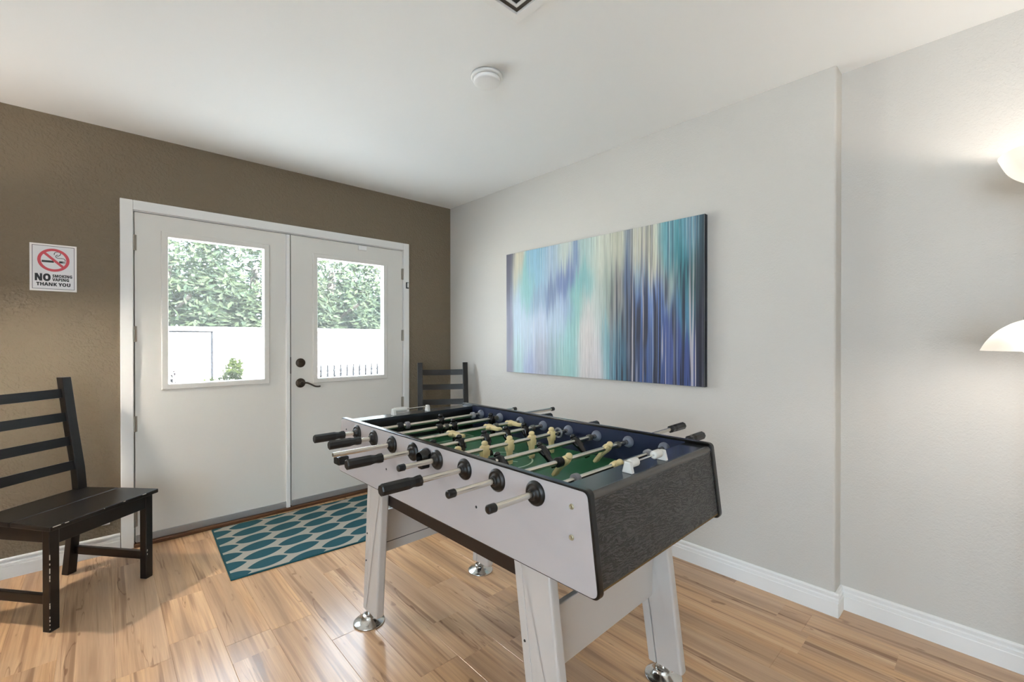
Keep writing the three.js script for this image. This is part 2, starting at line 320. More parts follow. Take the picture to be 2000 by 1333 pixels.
// ───────────────────────── foosball table ─────────────────────────
const T = thing('foosball_table', 'silver and black foosball table with chrome rods on four splayed legs', 'game table', [-1.2162, 0, 2.1065], 0.021);
const W2 = 0.3565, YT = 0.872, YB = 0.622, LT = 0.692, LB = 0.7227, PT = 0.022, ROD_Y = 0.827, FIELD = 0.744;
{
  const outline = (i) => [[-LT + i, YT - i, 0.012], [-LB + i, YB + i, 0.02], [LB - i, YB + i, 0.022], [LT - i, YT - i, 0.016]];
  for (const s of [-1, 1]) {
    const x0 = s < 0 ? -W2 : W2 - PT;
    const sp = obj('side_panel', slabZY(outline(0).map(p => [...p]), x0, x0 + PT, 0, 0.0035), M.blackGloss, T);
    const f0 = s < 0 ? -W2 - 0.0012 : W2 - 0.001;
    obj('panel_laminate', slabZY(outline(0.0045), f0, f0 + 0.0022, 0), M.silver, sp);
    const f1 = s < 0 ? -W2 + PT - 0.001 : W2 - PT - 0.0012;
    obj('inner_laminate', slabZY([[-0.60, 0.864, 0.002], [-0.60, 0.74, 0.002], [0.60, 0.74, 0.002], [0.60, 0.864, 0.002]], f1, f1 + 0.0022, 0), M.navy, sp);
    for (const [y, z] of [[0.824, 0.642], [0.7495, 0.642], [0.7245, 0.279], [0.7225, -0.2725], [0.8245, -0.638], [0.7495, -0.64]])
      obj(Math.abs(z) > 0.5 ? 'screw' : 'screw_cap', latheX(Math.abs(z) > 0.5 && z > 0 ? [[0, 0.003], [0.0035, 0.003], [0.004, 0.0045], [0.006, 0.0045], [0.0072, 0.002], [0.0072, 0]] : [[0, 0.002], [0.004, 0.002], [0.005, 0]], s * W2, y, z, s, 16), Math.abs(z) > 0.5 && z > 0 ? M.screw : M.black, sp);
  }
  // end boards, parallel to the sloping panel ends
  const oak = dataTex(1024, 512, (u, v) => {
    const warp = 0.10 * (fbm(u * 5, v * 7, 501, 3) - 0.5), cells = fbm(u * 46, (v + warp) * 150, 511, 3), pores = vnoise(u * 90, (v + warp) * 260, 521);
    const g = 30 + 46 * smooth(0.36, 0.68, cells) * (0.65 + 0.35 * pores); return [g, g * 0.97, g * 0.95];
  });
  const oakBump = dataTex(1024, 512, (u, v) => { const warp = 0.10 * (fbm(u * 5, v * 7, 501, 3) - 0.5), c = 255 * smooth(0.36, 0.68, fbm(u * 46, (v + warp) * 150, 511, 3)); return [c, c, c]; }, false);
  const oakMat = mat({ map: oak, roughness: 0.42, bumpMap: oakBump, bumpScale: 0.0008 });
  for (const s of [-1, 1]) {
    const zi = (y) => 0.686 + (0.872 - y) / (0.872 - 0.622) * (LB - LT);
    const p = [[zi(0.849) - 0.022, 0.849], [zi(0.640) - 0.022, 0.640], [zi(0.640), 0.640], [zi(0.849), 0.849]].map(([z, y]) => [s * z, y]);
    const g = slabZY(s > 0 ? p : p.slice().reverse(), -W2 + PT, W2 - PT, 0.002);
    const q = boxUV(g), uv = q.attributes.uv, pp = q.attributes.position;
    for (let i = 0; i < uv.count; i++) uv.setXY(i, pp.getX(i) * 1.4, pp.getY(i) * 2.8);
    const e = obj('end_panel', q, oakMat, T);
    obj('edge_moulding', cylX(-W2 + PT, W2 - PT, 0.0135, 0.8478, s * (zi(0.8478) - 0.0128), 28), M.edge, e);
    obj('bottom_edge', bx(-W2 + PT, W2 - PT, 0.636, 0.6405, s > 0 ? zi(0.64) - 0.022 : -zi(0.64), s > 0 ? zi(0.64) : -zi(0.64) + 0.022), mat({ color: '#6b4f1f', roughness: 0.6 }), e);
    obj('end_deck', bx(-W2 + PT, W2 - PT, 0.846, 0.861, Math.min(s * 0.600, s * 0.676), Math.max(s * 0.600, s * 0.676)), M.deck, T);
    obj('end_wall', bx(-W2 + PT, W2 - PT, 0.72, 0.846, Math.min(s * 0.603, s * 0.62), Math.max(s * 0.603, s * 0.62)), M.innerBlack, T);
  }
  // printed playing field
  const ft = canvasTex(1024, 560, (c, w, h) => {
    c.fillStyle = '#22633c'; c.fillRect(0, 0, w, h);
    for (let i = 0; i < 900; i++) { c.fillStyle = `rgba(${20 + rnd() * 30},${80 + rnd() * 50},${50 + rnd() * 30},0.08)`; c.fillRect(rnd() * w, rnd() * h, 10 + rnd() * 60, 2 + rnd() * 4); }
    c.strokeStyle = '#cfe0d0'; c.lineWidth = 6; c.lineCap = 'round';
    c.beginPath(); c.arc(w / 2, h / 2, 105, 0, 7); c.stroke();
    c.beginPath(); c.moveTo(w / 2, 0); c.lineTo(w / 2, h); c.stroke();
    for (const s of [0, 1]) {
      const X = (x) => s ? w - x : x;
      c.strokeRect(Math.min(X(0), X(150)), h * 0.2, 150, h * 0.6); c.strokeRect(Math.min(X(0), X(70)), h * 0.33, 70, h * 0.34);
      c.beginPath(); c.arc(X(150), h / 2, 70, s ? Math.PI / 2 : -Math.PI / 2, s ? Math.PI * 1.5 : Math.PI / 2); c.stroke();
      c.lineWidth = 4; for (const e of [0, 1]) for (let k = 0; k < 3; k++) { c.beginPath(); c.moveTo(X(60 + k * 22), e ? h : 0); c.lineTo(X(10), e ? h - 40 - k * 22 : 40 + k * 22); c.stroke(); } c.lineWidth = 6;
    }
    c.save(); c.translate(w / 2 + 2, h / 2); c.lineWidth = 7;   // emblem inside the centre circle
    c.beginPath(); c.moveTo(-50, -22); c.lineTo(-6, 0); c.lineTo(-52, 24); c.moveTo(-6, 0); c.lineTo(46, 0); c.stroke(); c.restore();
  });
  const fg = new THREE.PlaneGeometry(1.206, 2 * (W2 - PT)).rotateX(-Math.PI / 2).rotateY(Math.PI / 2).translate(0, FIELD, 0);
  const fieldMat = mat({ map: ft, roughness: 0.4 });
  obj('playing_field', fg, fieldMat, T);
  obj('field_board', bx(-W2 + PT, W2 - PT, FIELD - 0.014, FIELD - 0.0006, -0.603, 0.603), M.innerBlack, T);
  // apron below the panels, between the legs
  for (const s of [-1, 1]) obj('apron', rb(Math.min(s * 0.272, s * 0.29), Math.max(s * 0.272, s * 0.29), 0.533, 0.73, -0.47, 0.47, 0.002), M.apron, T);
  obj('cabinet_bottom', bx(-0.272, 0.272, 0.62, 0.632, -0.6, 0.6), M.apron, T);
  // legs: [top z0, top z1, bottom z0, bottom z1]
  const YL = 0.655, YF = 0.050;
  for (const sx of [-1, 1]) for (const [a, b, c, d] of [[-0.497, -0.365, -0.545, -0.420], [0.398, 0.535, 0.485, 0.612]]) {
    const xi = 0.290, xo = 0.327, q = 0.028;
    const x0 = sx < 0 ? -xo : xi, x1 = sx < 0 ? -xi : xo;
    const strip = slabZY([[a, YL], [c, YF], [c + q, YF], [a + q, YL]], x0 + (sx < 0 ? 0.003 : 0), x1 - (sx > 0 ? 0.003 : 0), 0.004, 0.003);
    const board = slabZY([[a + q + 0.001, YL], [c + q + 0.001, YF, 0.004], [d, YF, 0.012], [b, YL]], x0, x1, 0.004, 0.009);
    const leg = obj('leg', [strip, board], M.legSilver, T);
    for (const y of [0.39, 0.27]) { const t = (y - YL) / (YF - YL); obj('screw', latheX([[0, 0.002], [0.003, 0.002], [0.004, 0]], sx * (xo - 0.003), y, mix(a, c, t) + q / 2, sx, 12), M.black, leg); }
    const fz = a < 0 ? -0.508 : 0.530, f = obj('foot', latheY([[0, 0.0], [0.064, 0], [0.066, 0.003], [0.064, 0.007], [0.052, 0.0115], [0.036, 0.019], [0.030, 0.028], [0.028, 0.034], [0.022, 0.036], [0.010, 0.036], [0.010, 0.054], [0, 0.054]], 40).translate(sx * 0.314, 0, fz), M.chrome, leg);
    obj('foot_pad', cyl(0.0645, 0.0645, 0.003, 32).translate(sx * 0.314, 0.0015, fz), M.rubber, f);
  }
  for (const s of [-1, 1]) {
    const z0 = s * 0.5 - (s > 0 ? 0.02 : 0), st = obj('stretcher', rb(-0.291, 0.291, 0.293, 0.475, z0, z0 + 0.02, 0.004), M.legSilver, T);
    if (s < 0) obj('groove_line', bx(-0.288, 0.288, 0.3335, 0.3365, -0.4802, -0.4796), M.black, st);
  }
  // ball cups on the camera side
  const cup = obj('ball_cup', [latheX([[0.026, 0], [0.030, 0.004], [0.029, 0.02], [0.021, 0.034], [0.019, 0.034], [0.026, 0.02], [0.026, 0]], -W2 - 0.001, 0.827, 0.018, -1, 24), latheX([[0, 0.006], [0.022, 0.01], [0.026, 0.002]], -W2 - 0.001, 0.827, 0.018, -1, 24), rb(-W2 - 0.036, -W2, 0.790, 0.812, 0.006, 0.032, 0.006)], M.blackGloss, T);
  obj('return_cup', [rb(-W2 - 0.05, -W2, 0.674, 0.712, -0.665, -0.608, 0.008)], M.blackGloss, T);
}
// rods, bearings, players
const figGeo = (() => {
  const parts = [
    loft([{ y: 0.0305, rx: 0.003, rz: 0.003 }, { y: 0.029, rx: 0.0085, rz: 0.008 }, { y: 0.024, rx: 0.0125, rz: 0.0115 }, { y: 0.018, rx: 0.0125, rz: 0.0115 }, { y: 0.014, rx: 0.0085, rz: 0.0085 }].reverse(), 16),
    loft([{ y: -0.078, rx: 0.0125, rz: 0.006, e: 4, oz: 0.001 }, { y: -0.066, rx: 0.0125, rz: 0.0085, e: 4, oz: 0.001 }, { y: -0.058, rx: 0.0115, rz: 0.008, e: 3.5 }, { y: -0.040, rx: 0.0125, rz: 0.0085, e: 3 }, { y: -0.026, rx: 0.0145, rz: 0.010, e: 3 }, { y: -0.017, rx: 0.0148, rz: 0.012, e: 3 }, { y: -0.008, rx: 0.0150, rz: 0.0145, e: 2.6 }, { y: 0.004, rx: 0.0165, rz: 0.0145, e: 2.6 }, { y: 0.012, rx: 0.0165, rz: 0.0115, e: 2.6 }, { y: 0.0165, rx: 0.008, rz: 0.008, e: 2 }], 20),
  ];
  for (const s of [-1, 1]) parts.push(loft([{ y: -0.027, rx: 0.004, rz: 0.005, ox: s * 0.0165, oz: 0.003 }, { y: -0.018, rx: 0.0055, rz: 0.0065, ox: s * 0.0175, oz: 0.001 }, { y: -0.004, rx: 0.0058, rz: 0.007, ox: s * 0.019 }, { y: 0.008, rx: 0.0055, rz: 0.007, ox: s * 0.018 }, { y: 0.013, rx: 0.003, rz: 0.004, ox: s * 0.0155 }], 12));
  return merged(parts);
})();
const flangeGeo = latheX([[0.0095, 0.020], [0.0130, 0.020], [0.0150, 0.017], [0.0160, 0.010], [0.0235, 0.0085], [0.0255, 0.0105], [0.0275, 0.0085], [0.0315, 0.006], [0.033, 0.003], [0.033, 0]], 0, 0, 0, -1, 32);
const domeGeo = latheX([[0.0095, 0.018], [0.015, 0.0165], [0.020, 0.011], [0.0225, 0.004], [0.0225, 0]], 0, 0, 0, 1, 24);
const gripGeo = (() => { // octagonal handle, from 0 (outer end) to 0.125 (shaft end)
  const g = new THREE.LatheGeometry([[0.0001, 0], [0.014, 0], [0.0172, 0.003], [0.0172, 0.082], [0.0150, 0.092], [0.0140, 0.100], [0.0165, 0.112], [0.0165, 0.123], [0.012, 0.125], [0.0001, 0.125]].map(p => new THREE.Vector2(...p)), 8).rotateZ(-Math.PI / 2).toNonIndexed();
  g.computeVertexNormals(); return g;
})();
const capGeo = latheX([[0, 0], [0.0075, 0.0008], [0.0112, 0.004], [0.0112, 0.024], [0.0095, 0.026], [0.0088, 0.026]], 0, 0, 0, 1, 20);
const ringGeo = (r, w) => latheX([[0.0086, -w / 2], [r - 0.002, -w / 2], [r, -w / 2 + 0.002], [r, w / 2 - 0.002], [r - 0.002, w / 2], [0.0086, w / 2]], 0, 0, 0, 1, 24);
// near end, far end, near fitting, far fitting, tilt (deg, feet towards the camera side end), team, players x, bumpers [x, kind]
const RODS = [
  [-0.540, 0.594, 'grip', 'cap', 8, 'b', [0.072], [[-0.154, 'k'], [-0.116, 'g'], [0.274, 'g']]],
  [-0.540, 0.753, 'grip', 'cap', 10, 'b', [0.040, 0.272], [[-0.040, 'k'], [-0.002, 'd'], [0.305, 'd']]],
  [-0.585, 0.556, 'bare', 'grip', 90, 't', [-0.080, 0.1266, 0.262], [[-0.298, 'k'], [0.170, 'd']]],
  [-0.603, 0.500, 'grip', 'cap', 24, 'b', [-0.268, -0.149, -0.020, 0.100, 0.212], [[0.258, 'd']]],
  [-0.506, 0.546, 'cap', 'grip', 0, 't', [-0.272, -0.151, -0.026, 0.097, 0.217], [[0.262, 'r']]],
  [-0.640, 0.470, 'grip', 'cap', 47, 'b', [-0.211, -0.002, 0.193], [[-0.252, 'k'], [0.280, 'd']]],
  [-0.533, 0.800, 'cap', 'grip', -41, 't', [-0.052, 0.184], [[-0.087, 'k'], [0.255, 'd']]],
  [-0.525, 0.656, 'cap', 'grip', -54, 't', [0.012], [[-0.190, 'g'], [0.215, 'g']]],
];
const bumpers = { k: [ringGeo(0.0165, 0.024), M.rubber, 'bumper'], g: [ringGeo(0.0165, 0.019), M.greyPlastic, 'bumper'], d: [ringGeo(0.0125, 0.020), mat({ color: '#55554f', roughness: 0.5 }), 'collar'], r: [new THREE.TorusGeometry(0.0185, 0.004, 10, 28).rotateY(Math.PI / 2), M.greyPlastic, 'washer'] };
RODS.forEach(([x0, x1, nf, ff, tilt, team, men, bump], i) => {
  const z = (i - 3.5) * 0.1495;
  for (const s of [-1, 1]) {
    const b = obj('bearing', flangeGeo, M.rubber, T); b.position.set(s * (W2 + 0.001), ROD_Y, z); if (s > 0) b.rotation.y = Math.PI;
    const d = obj('bearing_dome', domeGeo, mat.dome ??= mat({ color: '#6f7380', roughness: 0.4 }), T); d.position.set(s * (W2 - PT - 0.001), ROD_Y, z); if (s > 0) d.rotation.y = Math.PI;
  }
  const rod = new THREE.Group(); rod.name = 'rod'; rod.position.set(0, ROD_Y, z); T.add(rod);
  const a = nf === 'grip' ? x0 + 0.11 : nf === 'cap' ? x0 + 0.012 : x0, b = ff === 'grip' ? x1 - 0.11 : x1 - 0.012;
  obj('shaft', nf === 'bare' ? latheX([[0.006, 0.02], [0.006, 0], [0.0085, 0], [0.0085, b - a]], a, 0, 0, 1, 20) : cylX(a, b, 0.0085, 0, 0, 20), M.steel, rod);
  if (nf === 'grip') obj('handle', gripGeo, M.black, rod).position.x = x0;
  if (nf === 'cap') obj('end_cap', capGeo, M.rubber, rod).position.x = x0;
  for (const [f, x] of [[ff, x1]]) { const m = f === 'grip' ? obj('handle', gripGeo, M.black, rod) : obj('end_cap', capGeo, M.rubber, rod); m.position.x = x; m.rotation.y = Math.PI; }
  for (const x of men) { const m = obj('player_figure', figGeo, team === 'b' ? M.figBlack : M.tan, rod); m.position.x = x; m.rotation.x = -THREE.MathUtils.degToRad(tilt); }
  for (const [x, k] of bump) { const m = obj(bumpers[k][2], bumpers[k][0], bumpers[k][1], rod); m.position.x = x; }
});
// abacus score counters on both end decks
for (const z of [0.655, -0.632]) {
  const s = new THREE.Group(); s.name = 'score_counter'; s.position.set(-0.031, 0.861, z); T.add(s);
  for (const x of [-0.096, 0.096]) {
    const f = slabZY([[-0.0165, 0], [0.0165, 0], [0.0085, 0.031], [-0.0085, 0.031]], x - 0.007, x + 0.007, 0.003, 0.0025);
    obj('bracket', f, M.lightPlastic, s);
  }
  obj('counter_rod', cylX(-0.093, 0.093, 0.0028, 0.0235, 0, 10), M.chrome, s);
  for (const x of z > 0 ? [-0.071, 0.060] : [-0.074, -0.044]) obj('bead', latheX([[0.003, -0.0185], [0.0085, -0.0185], [0.0125, -0.016], [0.0125, 0.016], [0.0085, 0.0185], [0.003, 0.0185]], x, 0.0235, 0, 1, 20), M.lightPlastic, s);
}

// ───────────────────────── chairs ─────────────────────────
function makeChair(label, pos, turn) {
  const c = thing('ladder_back_chair', label, 'chair', pos, turn, 'dark ladder-back chairs');
  const post = [[-0.243, 0], [-0.203, 0], [-0.170, 0.30], [-0.136, 0.45], [-0.148, 0.56], [-0.190, 0.78], [-0.233, 1.03], [-0.270, 1.03], [-0.228, 0.77], [-0.188, 0.56], [-0.176, 0.45], [-0.205, 0.28]];
  for (const s of [-1, 1]) {
    const x = s * 0.19;
    obj('back_post', slabZY(post, x - 0.021, x + 0.021, 0.004, 0.002), M.chair, c);
    obj('front_leg', rb(s * 0.212 - 0.0185, s * 0.212 + 0.0185, 0, 0.431, 0.197, 0.234, 0.003), M.chair, c);
    obj('side_rail', rb(s * 0.20 - 0.009, s * 0.20 + 0.009, 0.365, 0.430, -0.165, 0.205, 0.002), M.chair, c);
    obj('side_stretcher', rb(s * 0.20 - 0.010, s * 0.20 + 0.010, 0.103, 0.143, -0.20, 0.205, 0.002), M.chair, c);
  }
  obj('front_rail', rb(-0.20, 0.20, 0.362, 0.431, 0.210, 0.230, 0.002), M.chair, c);
  obj('back_rail', rb(-0.18, 0.18, 0.375, 0.430, -0.172, -0.152, 0.002), M.chair, c);
  const plank = (z0, z1, xa, xb) => { // seat boards, wider in front
    const s = roundedShape([[-xa, -z0], [xa, -z0], [xb, -z1], [-xb, -z1]].reverse(), 0.008);
    return new THREE.ExtrudeGeometry(s, { depth: 0.012, bevelEnabled: true, bevelSize: 0.004, bevelThickness: 0.004, bevelOffset: -0.004, bevelSegments: 3 }).rotateX(-Math.PI / 2).translate(0, 0.434, 0);
  };
  obj('seat_board', plank(0.0355, 0.256, 0.232, 0.245), M.chair, c);
  obj('seat_board', plank(-0.175, 0.0335, 0.216, 0.232), M.chair, c);
  for (const [y, z] of [[0.9475, -0.246], [0.8255, -0.222], [0.7015, -0.198], [0.5775, -0.172]]) {
    const g = new RoundedBoxGeometry(0.356, 0.046, 0.013, 2, 0.003), bent = new THREE.BoxGeometry(0.356, 0.046, 0.013, 16, 1, 1), p = bent.attributes.position;
    for (let i = 0; i < p.count; i++) p.setZ(i, p.getZ(i) - 0.016 * (1 - (p.getX(i) / 0.178) ** 2)); bent.computeVertexNormals(); g.dispose();
    obj('back_slat', bent.rotateX(-0.17).translate(0, y, z + 0.006), M.chair, c);
  }
  return c;
}
{
  const c = makeChair('black painted wooden ladder-back chair with chipped edges under the no smoking sign', [-2.5265, 0, 0.447], 39.5 * Math.PI / 180);
  const chips = [];
  const e = [-0.2300, 0.2335];
  for (const [y, h] of [[0.305, 0.022], [0.283, 0.008], [0.262, 0.004], [0.248, 0.022], [0.226, 0.014], [0.214, 0.010], [0.118, 0.006], [0.100, 0.016], [0.060, 0.008], [0.045, 0.010], [0.030, 0.006], [0.012, 0.006]]) chips.push(rb(e[0] - 0.0006, e[0] + 0.0022, y, y + h, e[1] - 0.0022, e[1] + 0.0006, 0.0006, 1));
  for (const [y, h] of [[0.140, 0.010], [0.122, 0.008]]) chips.push(rb(0.2305 - 0.032, 0.2305 - 0.029, y, y + h, 0.2325, 0.2345, 0.0006, 1));
  for (const [x, w] of [[-0.235, 0.03], [-0.19, 0.016], [0.06, 0.01], [0.155, 0.02], [-0.03, 0.004]]) chips.push(rb(x, x + w, 0.4445, 0.4475, 0.2535, 0.2568, 0.0007, 1));
  obj('paint_chips', chips, M.chip, c);
  makeChair('dark ladder-back chair standing in the corner behind the foosball table', [-0.372, 0, 0.462], -29.5 * Math.PI / 180);
}

// ───────────────────────── rug ─────────────────────────
{
  const RL = 1.16, RD = 0.775, S = 1000;
  const rt = canvasTex(Math.round(RL * S), Math.round(RD * S), (c, w, h) => {
    c.fillStyle = '#a39c90'; c.fillRect(0, 0, w, h);
    const PX = 190, PY = 128.5;
    for (let i = -1; i < 8; i++) for (let j = -1; j < 8; j++) {
      const x0 = 92 + (i - 1) * PX, y0 = 48 + j * PY + (i % 2 ? PY / 2 : 0) - PY / 2;
      c.save(); c.translate(x0 + PX / 2, y0);
      c.fillStyle = '#0c4650'; c.beginPath(); c.moveTo(-101, 10); c.bezierCurveTo(-60, -38, -8, -58, 40, -52); c.bezierCurveTo(70, -46, 88, -30, 101, -10);
      c.bezierCurveTo(60, 38, 8, 58, -40, 52); c.bezierCurveTo(-70, 46, -88, 30, -101, 10); c.fill(); c.restore();
    }
    // weave
    for (let y = 0; y < h; y += 3) { c.fillStyle = `rgba(0,0,0,${0.03 + 0.05 * rnd()})`; c.fillRect(0, y, w, 1); }
    for (let i = 0; i < 9000; i++) { c.fillStyle = rnd() < 0.5 ? 'rgba(255,255,255,0.05)' : 'rgba(0,0,0,0.06)'; c.fillRect(rnd() * w, rnd() * h, 2 + rnd() * 5, 1.5); }
    c.strokeStyle = '#0b3e46'; c.lineWidth = 10; c.strokeRect(3, 3, w - 6, h - 6);
  });
  const r = thing('door_mat', 'teal and grey leaf patterned rug in front of the double door', 'rug', [-1.878, 0, 0.047], -2.7 * Math.PI / 180);
  obj('woven_top', new THREE.PlaneGeometry(RL, RD).rotateX(-Math.PI / 2).translate(RL / 2, 0.0082, RD / 2), mat({ map: rt, roughness: 0.95 }), r);
  obj('bound_edge', rb(0, RL, 0.0005, 0.008, 0, RD, 0.003), mat({ color: '#14565f', roughness: 0.95 }), r);
}

// ───────────────────────── sign, painting, outlet ─────────────────────────
{
  const st = canvasTex(720, 1010, (c, w, h) => {
    c.fillStyle = '#f4efec'; c.fillRect(0, 0, w, h);
    c.strokeStyle = '#55525a'; c.lineWidth = 9; c.strokeRect(38, 40, w - 76, h - 84);
    c.fillStyle = '#e9e7e8'; c.fillRect(43, 45, w - 86, h - 94);
    // cigarette and smoke
    c.fillStyle = '#1d2220'; c.fillRect(178, 352, 185, 44); c.fillRect(445, 352, 60, 44); c.fillRect(512, 352, 10, 44); c.fillRect(530, 352, 10, 44);
    c.strokeStyle = '#1d2220'; c.lineWidth = 11; c.lineCap = 'round';
    c.beginPath(); c.moveTo(540, 340); c.bezierCurveTo(540, 280, 500, 292, 430, 290); c.bezierCurveTo(380, 286, 384, 230, 420, 222); c.stroke();
    c.beginPath(); c.moveTo(370, 220); c.bezierCurveTo(360, 160, 430, 140, 462, 172); c.bezierCurveTo(482, 205, 450, 240, 415, 250); c.stroke();
    c.strokeStyle = '#cf4d58'; c.lineWidth = 52; c.lineCap = 'butt';
    c.beginPath(); c.arc(w / 2, 340, 222, 0, 7); c.stroke();
    c.lineWidth = 48; c.beginPath(); c.moveTo(w / 2 - 150, 340 - 155); c.lineTo(w / 2 + 155, 340 + 150); c.stroke();
    c.fillStyle = '#1b1b1d'; c.textBaseline = 'alphabetic';
    c.font = 'bold 200px sans-serif'; const fit = (t, x, y, ww, wt = 5) => { const m = c.measureText(t).width; c.save(); c.translate(x, y); c.scale(ww / m, 1); c.lineWidth = wt; c.strokeStyle = '#1b1b1d'; c.lineJoin = 'miter'; c.strokeText(t, 0, 0); c.fillText(t, 0, 0); c.restore(); };
    fit('NO', 66, 790, 250, 16); c.font = 'bold 84px sans-serif'; fit('SMOKING', 340, 712, 312); fit('VAPING', 340, 790, 262);
    c.font = 'bold 96px sans-serif'; fit('THANK YOU', 96, 900, 530);
  });
  const s = thing('no_smoking_sign', 'white no smoking sign with red prohibition circle on the brown wall', 'sign', [-2.5815, 1.614, 0.0]);
  obj('sign_plate', rb(-0.089, 0.089, -0.126, 0.126, 0.001, 0.004, 0.001), M.white, s);
  obj('sign_print', new THREE.PlaneGeometry(0.177, 0.251).translate(0, 0, 0.0045), mat({ map: st, roughness: 0.35 }), s);
}
{
  // abstract canvas: anchors [u, v, r, g, b, spread u, spread v]
  const A = [[0.02, .1, 84, 84, 102, .03, .3], [.02, .6, 120, 120, 140, .03, .3], [.02, .95, 150, 148, 162, .03, .2], [.075, .12, 205, 198, 175, .03, .2], [.08, .5, 186, 206, 222, .04, .25], [.09, .9, 178, 208, 208, .04, .2], [.14, .3, 138, 190, 188, .05, .15], [.14, .62, 188, 206, 222, .05, .2], [.16, .95, 172, 182, 214, .04, .15],
  [.22, .15, 142, 186, 208, .05, .15], [.22, .42, 140, 166, 190, .05, .1], [.24, .62, 182, 196, 216, .05, .15], [.25, .9, 172, 174, 188, .05, .2], [.31, .15, 166, 188, 208, .05, .15], [.30, .42, 108, 126, 160, .03, .12], [.34, .6, 176, 196, 216, .05, .15], [.32, .9, 150, 176, 184, .05, .2], [.38, .12, 196, 206, 196, .05, .12], [.37, .32, 104, 122, 168, .03, .1], [.41, .22, 98, 116, 168, .022, .1], [.445, .1, 104, 128, 174, .02, .1], [.40, .5, 152, 166, 204, .04, .1],
  [.44, .5, 130, 186, 178, .05, .15], [.41, .8, 150, 196, 194, .05, .2], [.36, .95, 160, 200, 190, .05, .15], [.5, .3, 128, 182, 184, .05, .12], [.5, .1, 176, 200, 196, .05, .12], [.5, .72, 216, 208, 204, .045, .3], [.55, .9, 208, 202, 202, .04, .2], [.57, .2, 212, 214, 198, .05, .2], [.57, .5, 190, 202, 196, .04, .2], [.61, .4, 140, 152, 142, .03, .2], [.61, .8, 130, 176, 186, .035, .2],
  [.67, .1, 196, 196, 176, .03, .15], [.66, .5, 150, 146, 140, .03, .2], [.665, .8, 52, 98, 122, .03, .25], [.70, .3, 78, 98, 134, .018, .3], [.72, .7, 60, 70, 92, .025, .3], [.75, .12, 206, 204, 188, .04, .2], [.76, .35, 150, 172, 190, .03, .12], [.76, .5, 96, 128, 190, .03, .12], [.78, .8, 58, 84, 138, .04, .25], [.81, .2, 208, 204, 184, .035, .2], [.82, .5, 94, 122, 182, .035, .15], [.83, .85, 60, 84, 142, .04, .25],
  [.87, .12, 112, 170, 182, .04, .15], [.88, .4, 190, 200, 190, .03, .12], [.88, .75, 70, 84, 140, .03, .3], [.92, .3, 62, 128, 138, .04, .2], [.93, .55, 74, 130, 158, .04, .12], [.93, .88, 60, 80, 138, .04, .2], [.96, .1, 120, 166, 186, .03, .15], [.965, .4, 60, 84, 84, .02, .2], [.99, .15, 44, 66, 76, .015, .3], [.995, .7, 34, 34, 52, .02, .4]];
  const pt = dataTex(1024, 600, (u, vv) => {
    const v = 1 - vv, col = fbm(u * 240, v * 1.2, 601, 2) - 0.5, col2 = fbm(u * 70, v * 0.6, 611, 2) - 0.5;
    const U = u + 0.008 * (fbm(u * 30, v * 5, 621, 2) - 0.5), V = v + 0.20 * col + 0.16 * col2;
    let r = 0, g = 0, b = 0, w = 1e-6;
    for (const a of A) { const k = Math.exp(-1.4 * (((U - a[0]) / a[5]) ** 2 + ((V - a[1]) / a[6]) ** 2)); r += k * a[2]; g += k * a[3]; b += k * a[4]; w += k; }
    r /= w; g /= w; b /= w;
    const n = 1 + mix(0.2, 0.42, smooth(.5, .7, u)) * (fbm(u * 330, v * 2.6, 631, 3) - 0.5) + 0.10 * (vnoise(u * 900, v * 20, 641) - 0.5); r *= n; g *= n; b *= n;
    const zone = smooth(.58, .68, u) * (0.30 + 0.70 * smooth(.1, .6, v));
    const ln = u + 0.004 * (fbm(u * 6, v * 4, 651, 2) - 0.5);
    const dk = smooth(.52, .66, vnoise(ln * 190, v * 1.5, 661)) * smooth(.36, .56, fbm(u * 40, v * 2.4, 671, 2)), lt = smooth(.72, .80, vnoise(ln * 230 + 40, v * 1.1, 681)) * smooth(.4, .55, fbm(u * 50, v * 2, 691, 2));
    r = mix(r, 26, .85 * zone * dk); g = mix(g, 28, .85 * zone * dk); b = mix(b, 46, .85 * zone * dk);
    r = mix(r, 216, .8 * zone * lt); g = mix(g, 204, .8 * zone * lt); b = mix(b, 206, .8 * zone * lt);
    const soft = smooth(.74, .9, vnoise(ln * 300, v * 1.3, 701)) * .35; r = mix(r, 226, soft); g = mix(g, 230, soft); b = mix(b, 228, soft);
    return [r * 0.94, g * 0.935, b * 0.93];
  }, true, false);
  const z0 = 0.823, z1 = 2.396, y0 = 0.972, y1 = 1.895, d = 0.036;
  const p = thing('painting', 'large abstract canvas painting with vertical blue, teal and cream streaks', 'painting', [-0.002, (y0 + y1) / 2, (z0 + z1) / 2]);
  obj('stretched_canvas', rb(-d + 0.001, 0, (y0 - y1) / 2, (y1 - y0) / 2, (z0 - z1) / 2, (z1 - z0) / 2, 0.003), mat({ color: '#9a9c9c', roughness: 0.8 }), p);
  obj('painted_face', new THREE.PlaneGeometry(z1 - z0 - 0.003, y1 - y0 - 0.003).rotateY(-Math.PI / 2).translate(-d - 0.0002, 0, 0), mat({ map: pt, roughness: 0.55 }), p);
  const edge = mat({ color: '#23262f', roughness: 0.8 });
  obj('painted_edge', bx(-d + 0.002, -0.001, (y0 - y1) / 2, (y1 - y0) / 2, (z1 - z0) / 2 - 0.001, (z1 - z0) / 2 + 0.0006), edge, p);
}
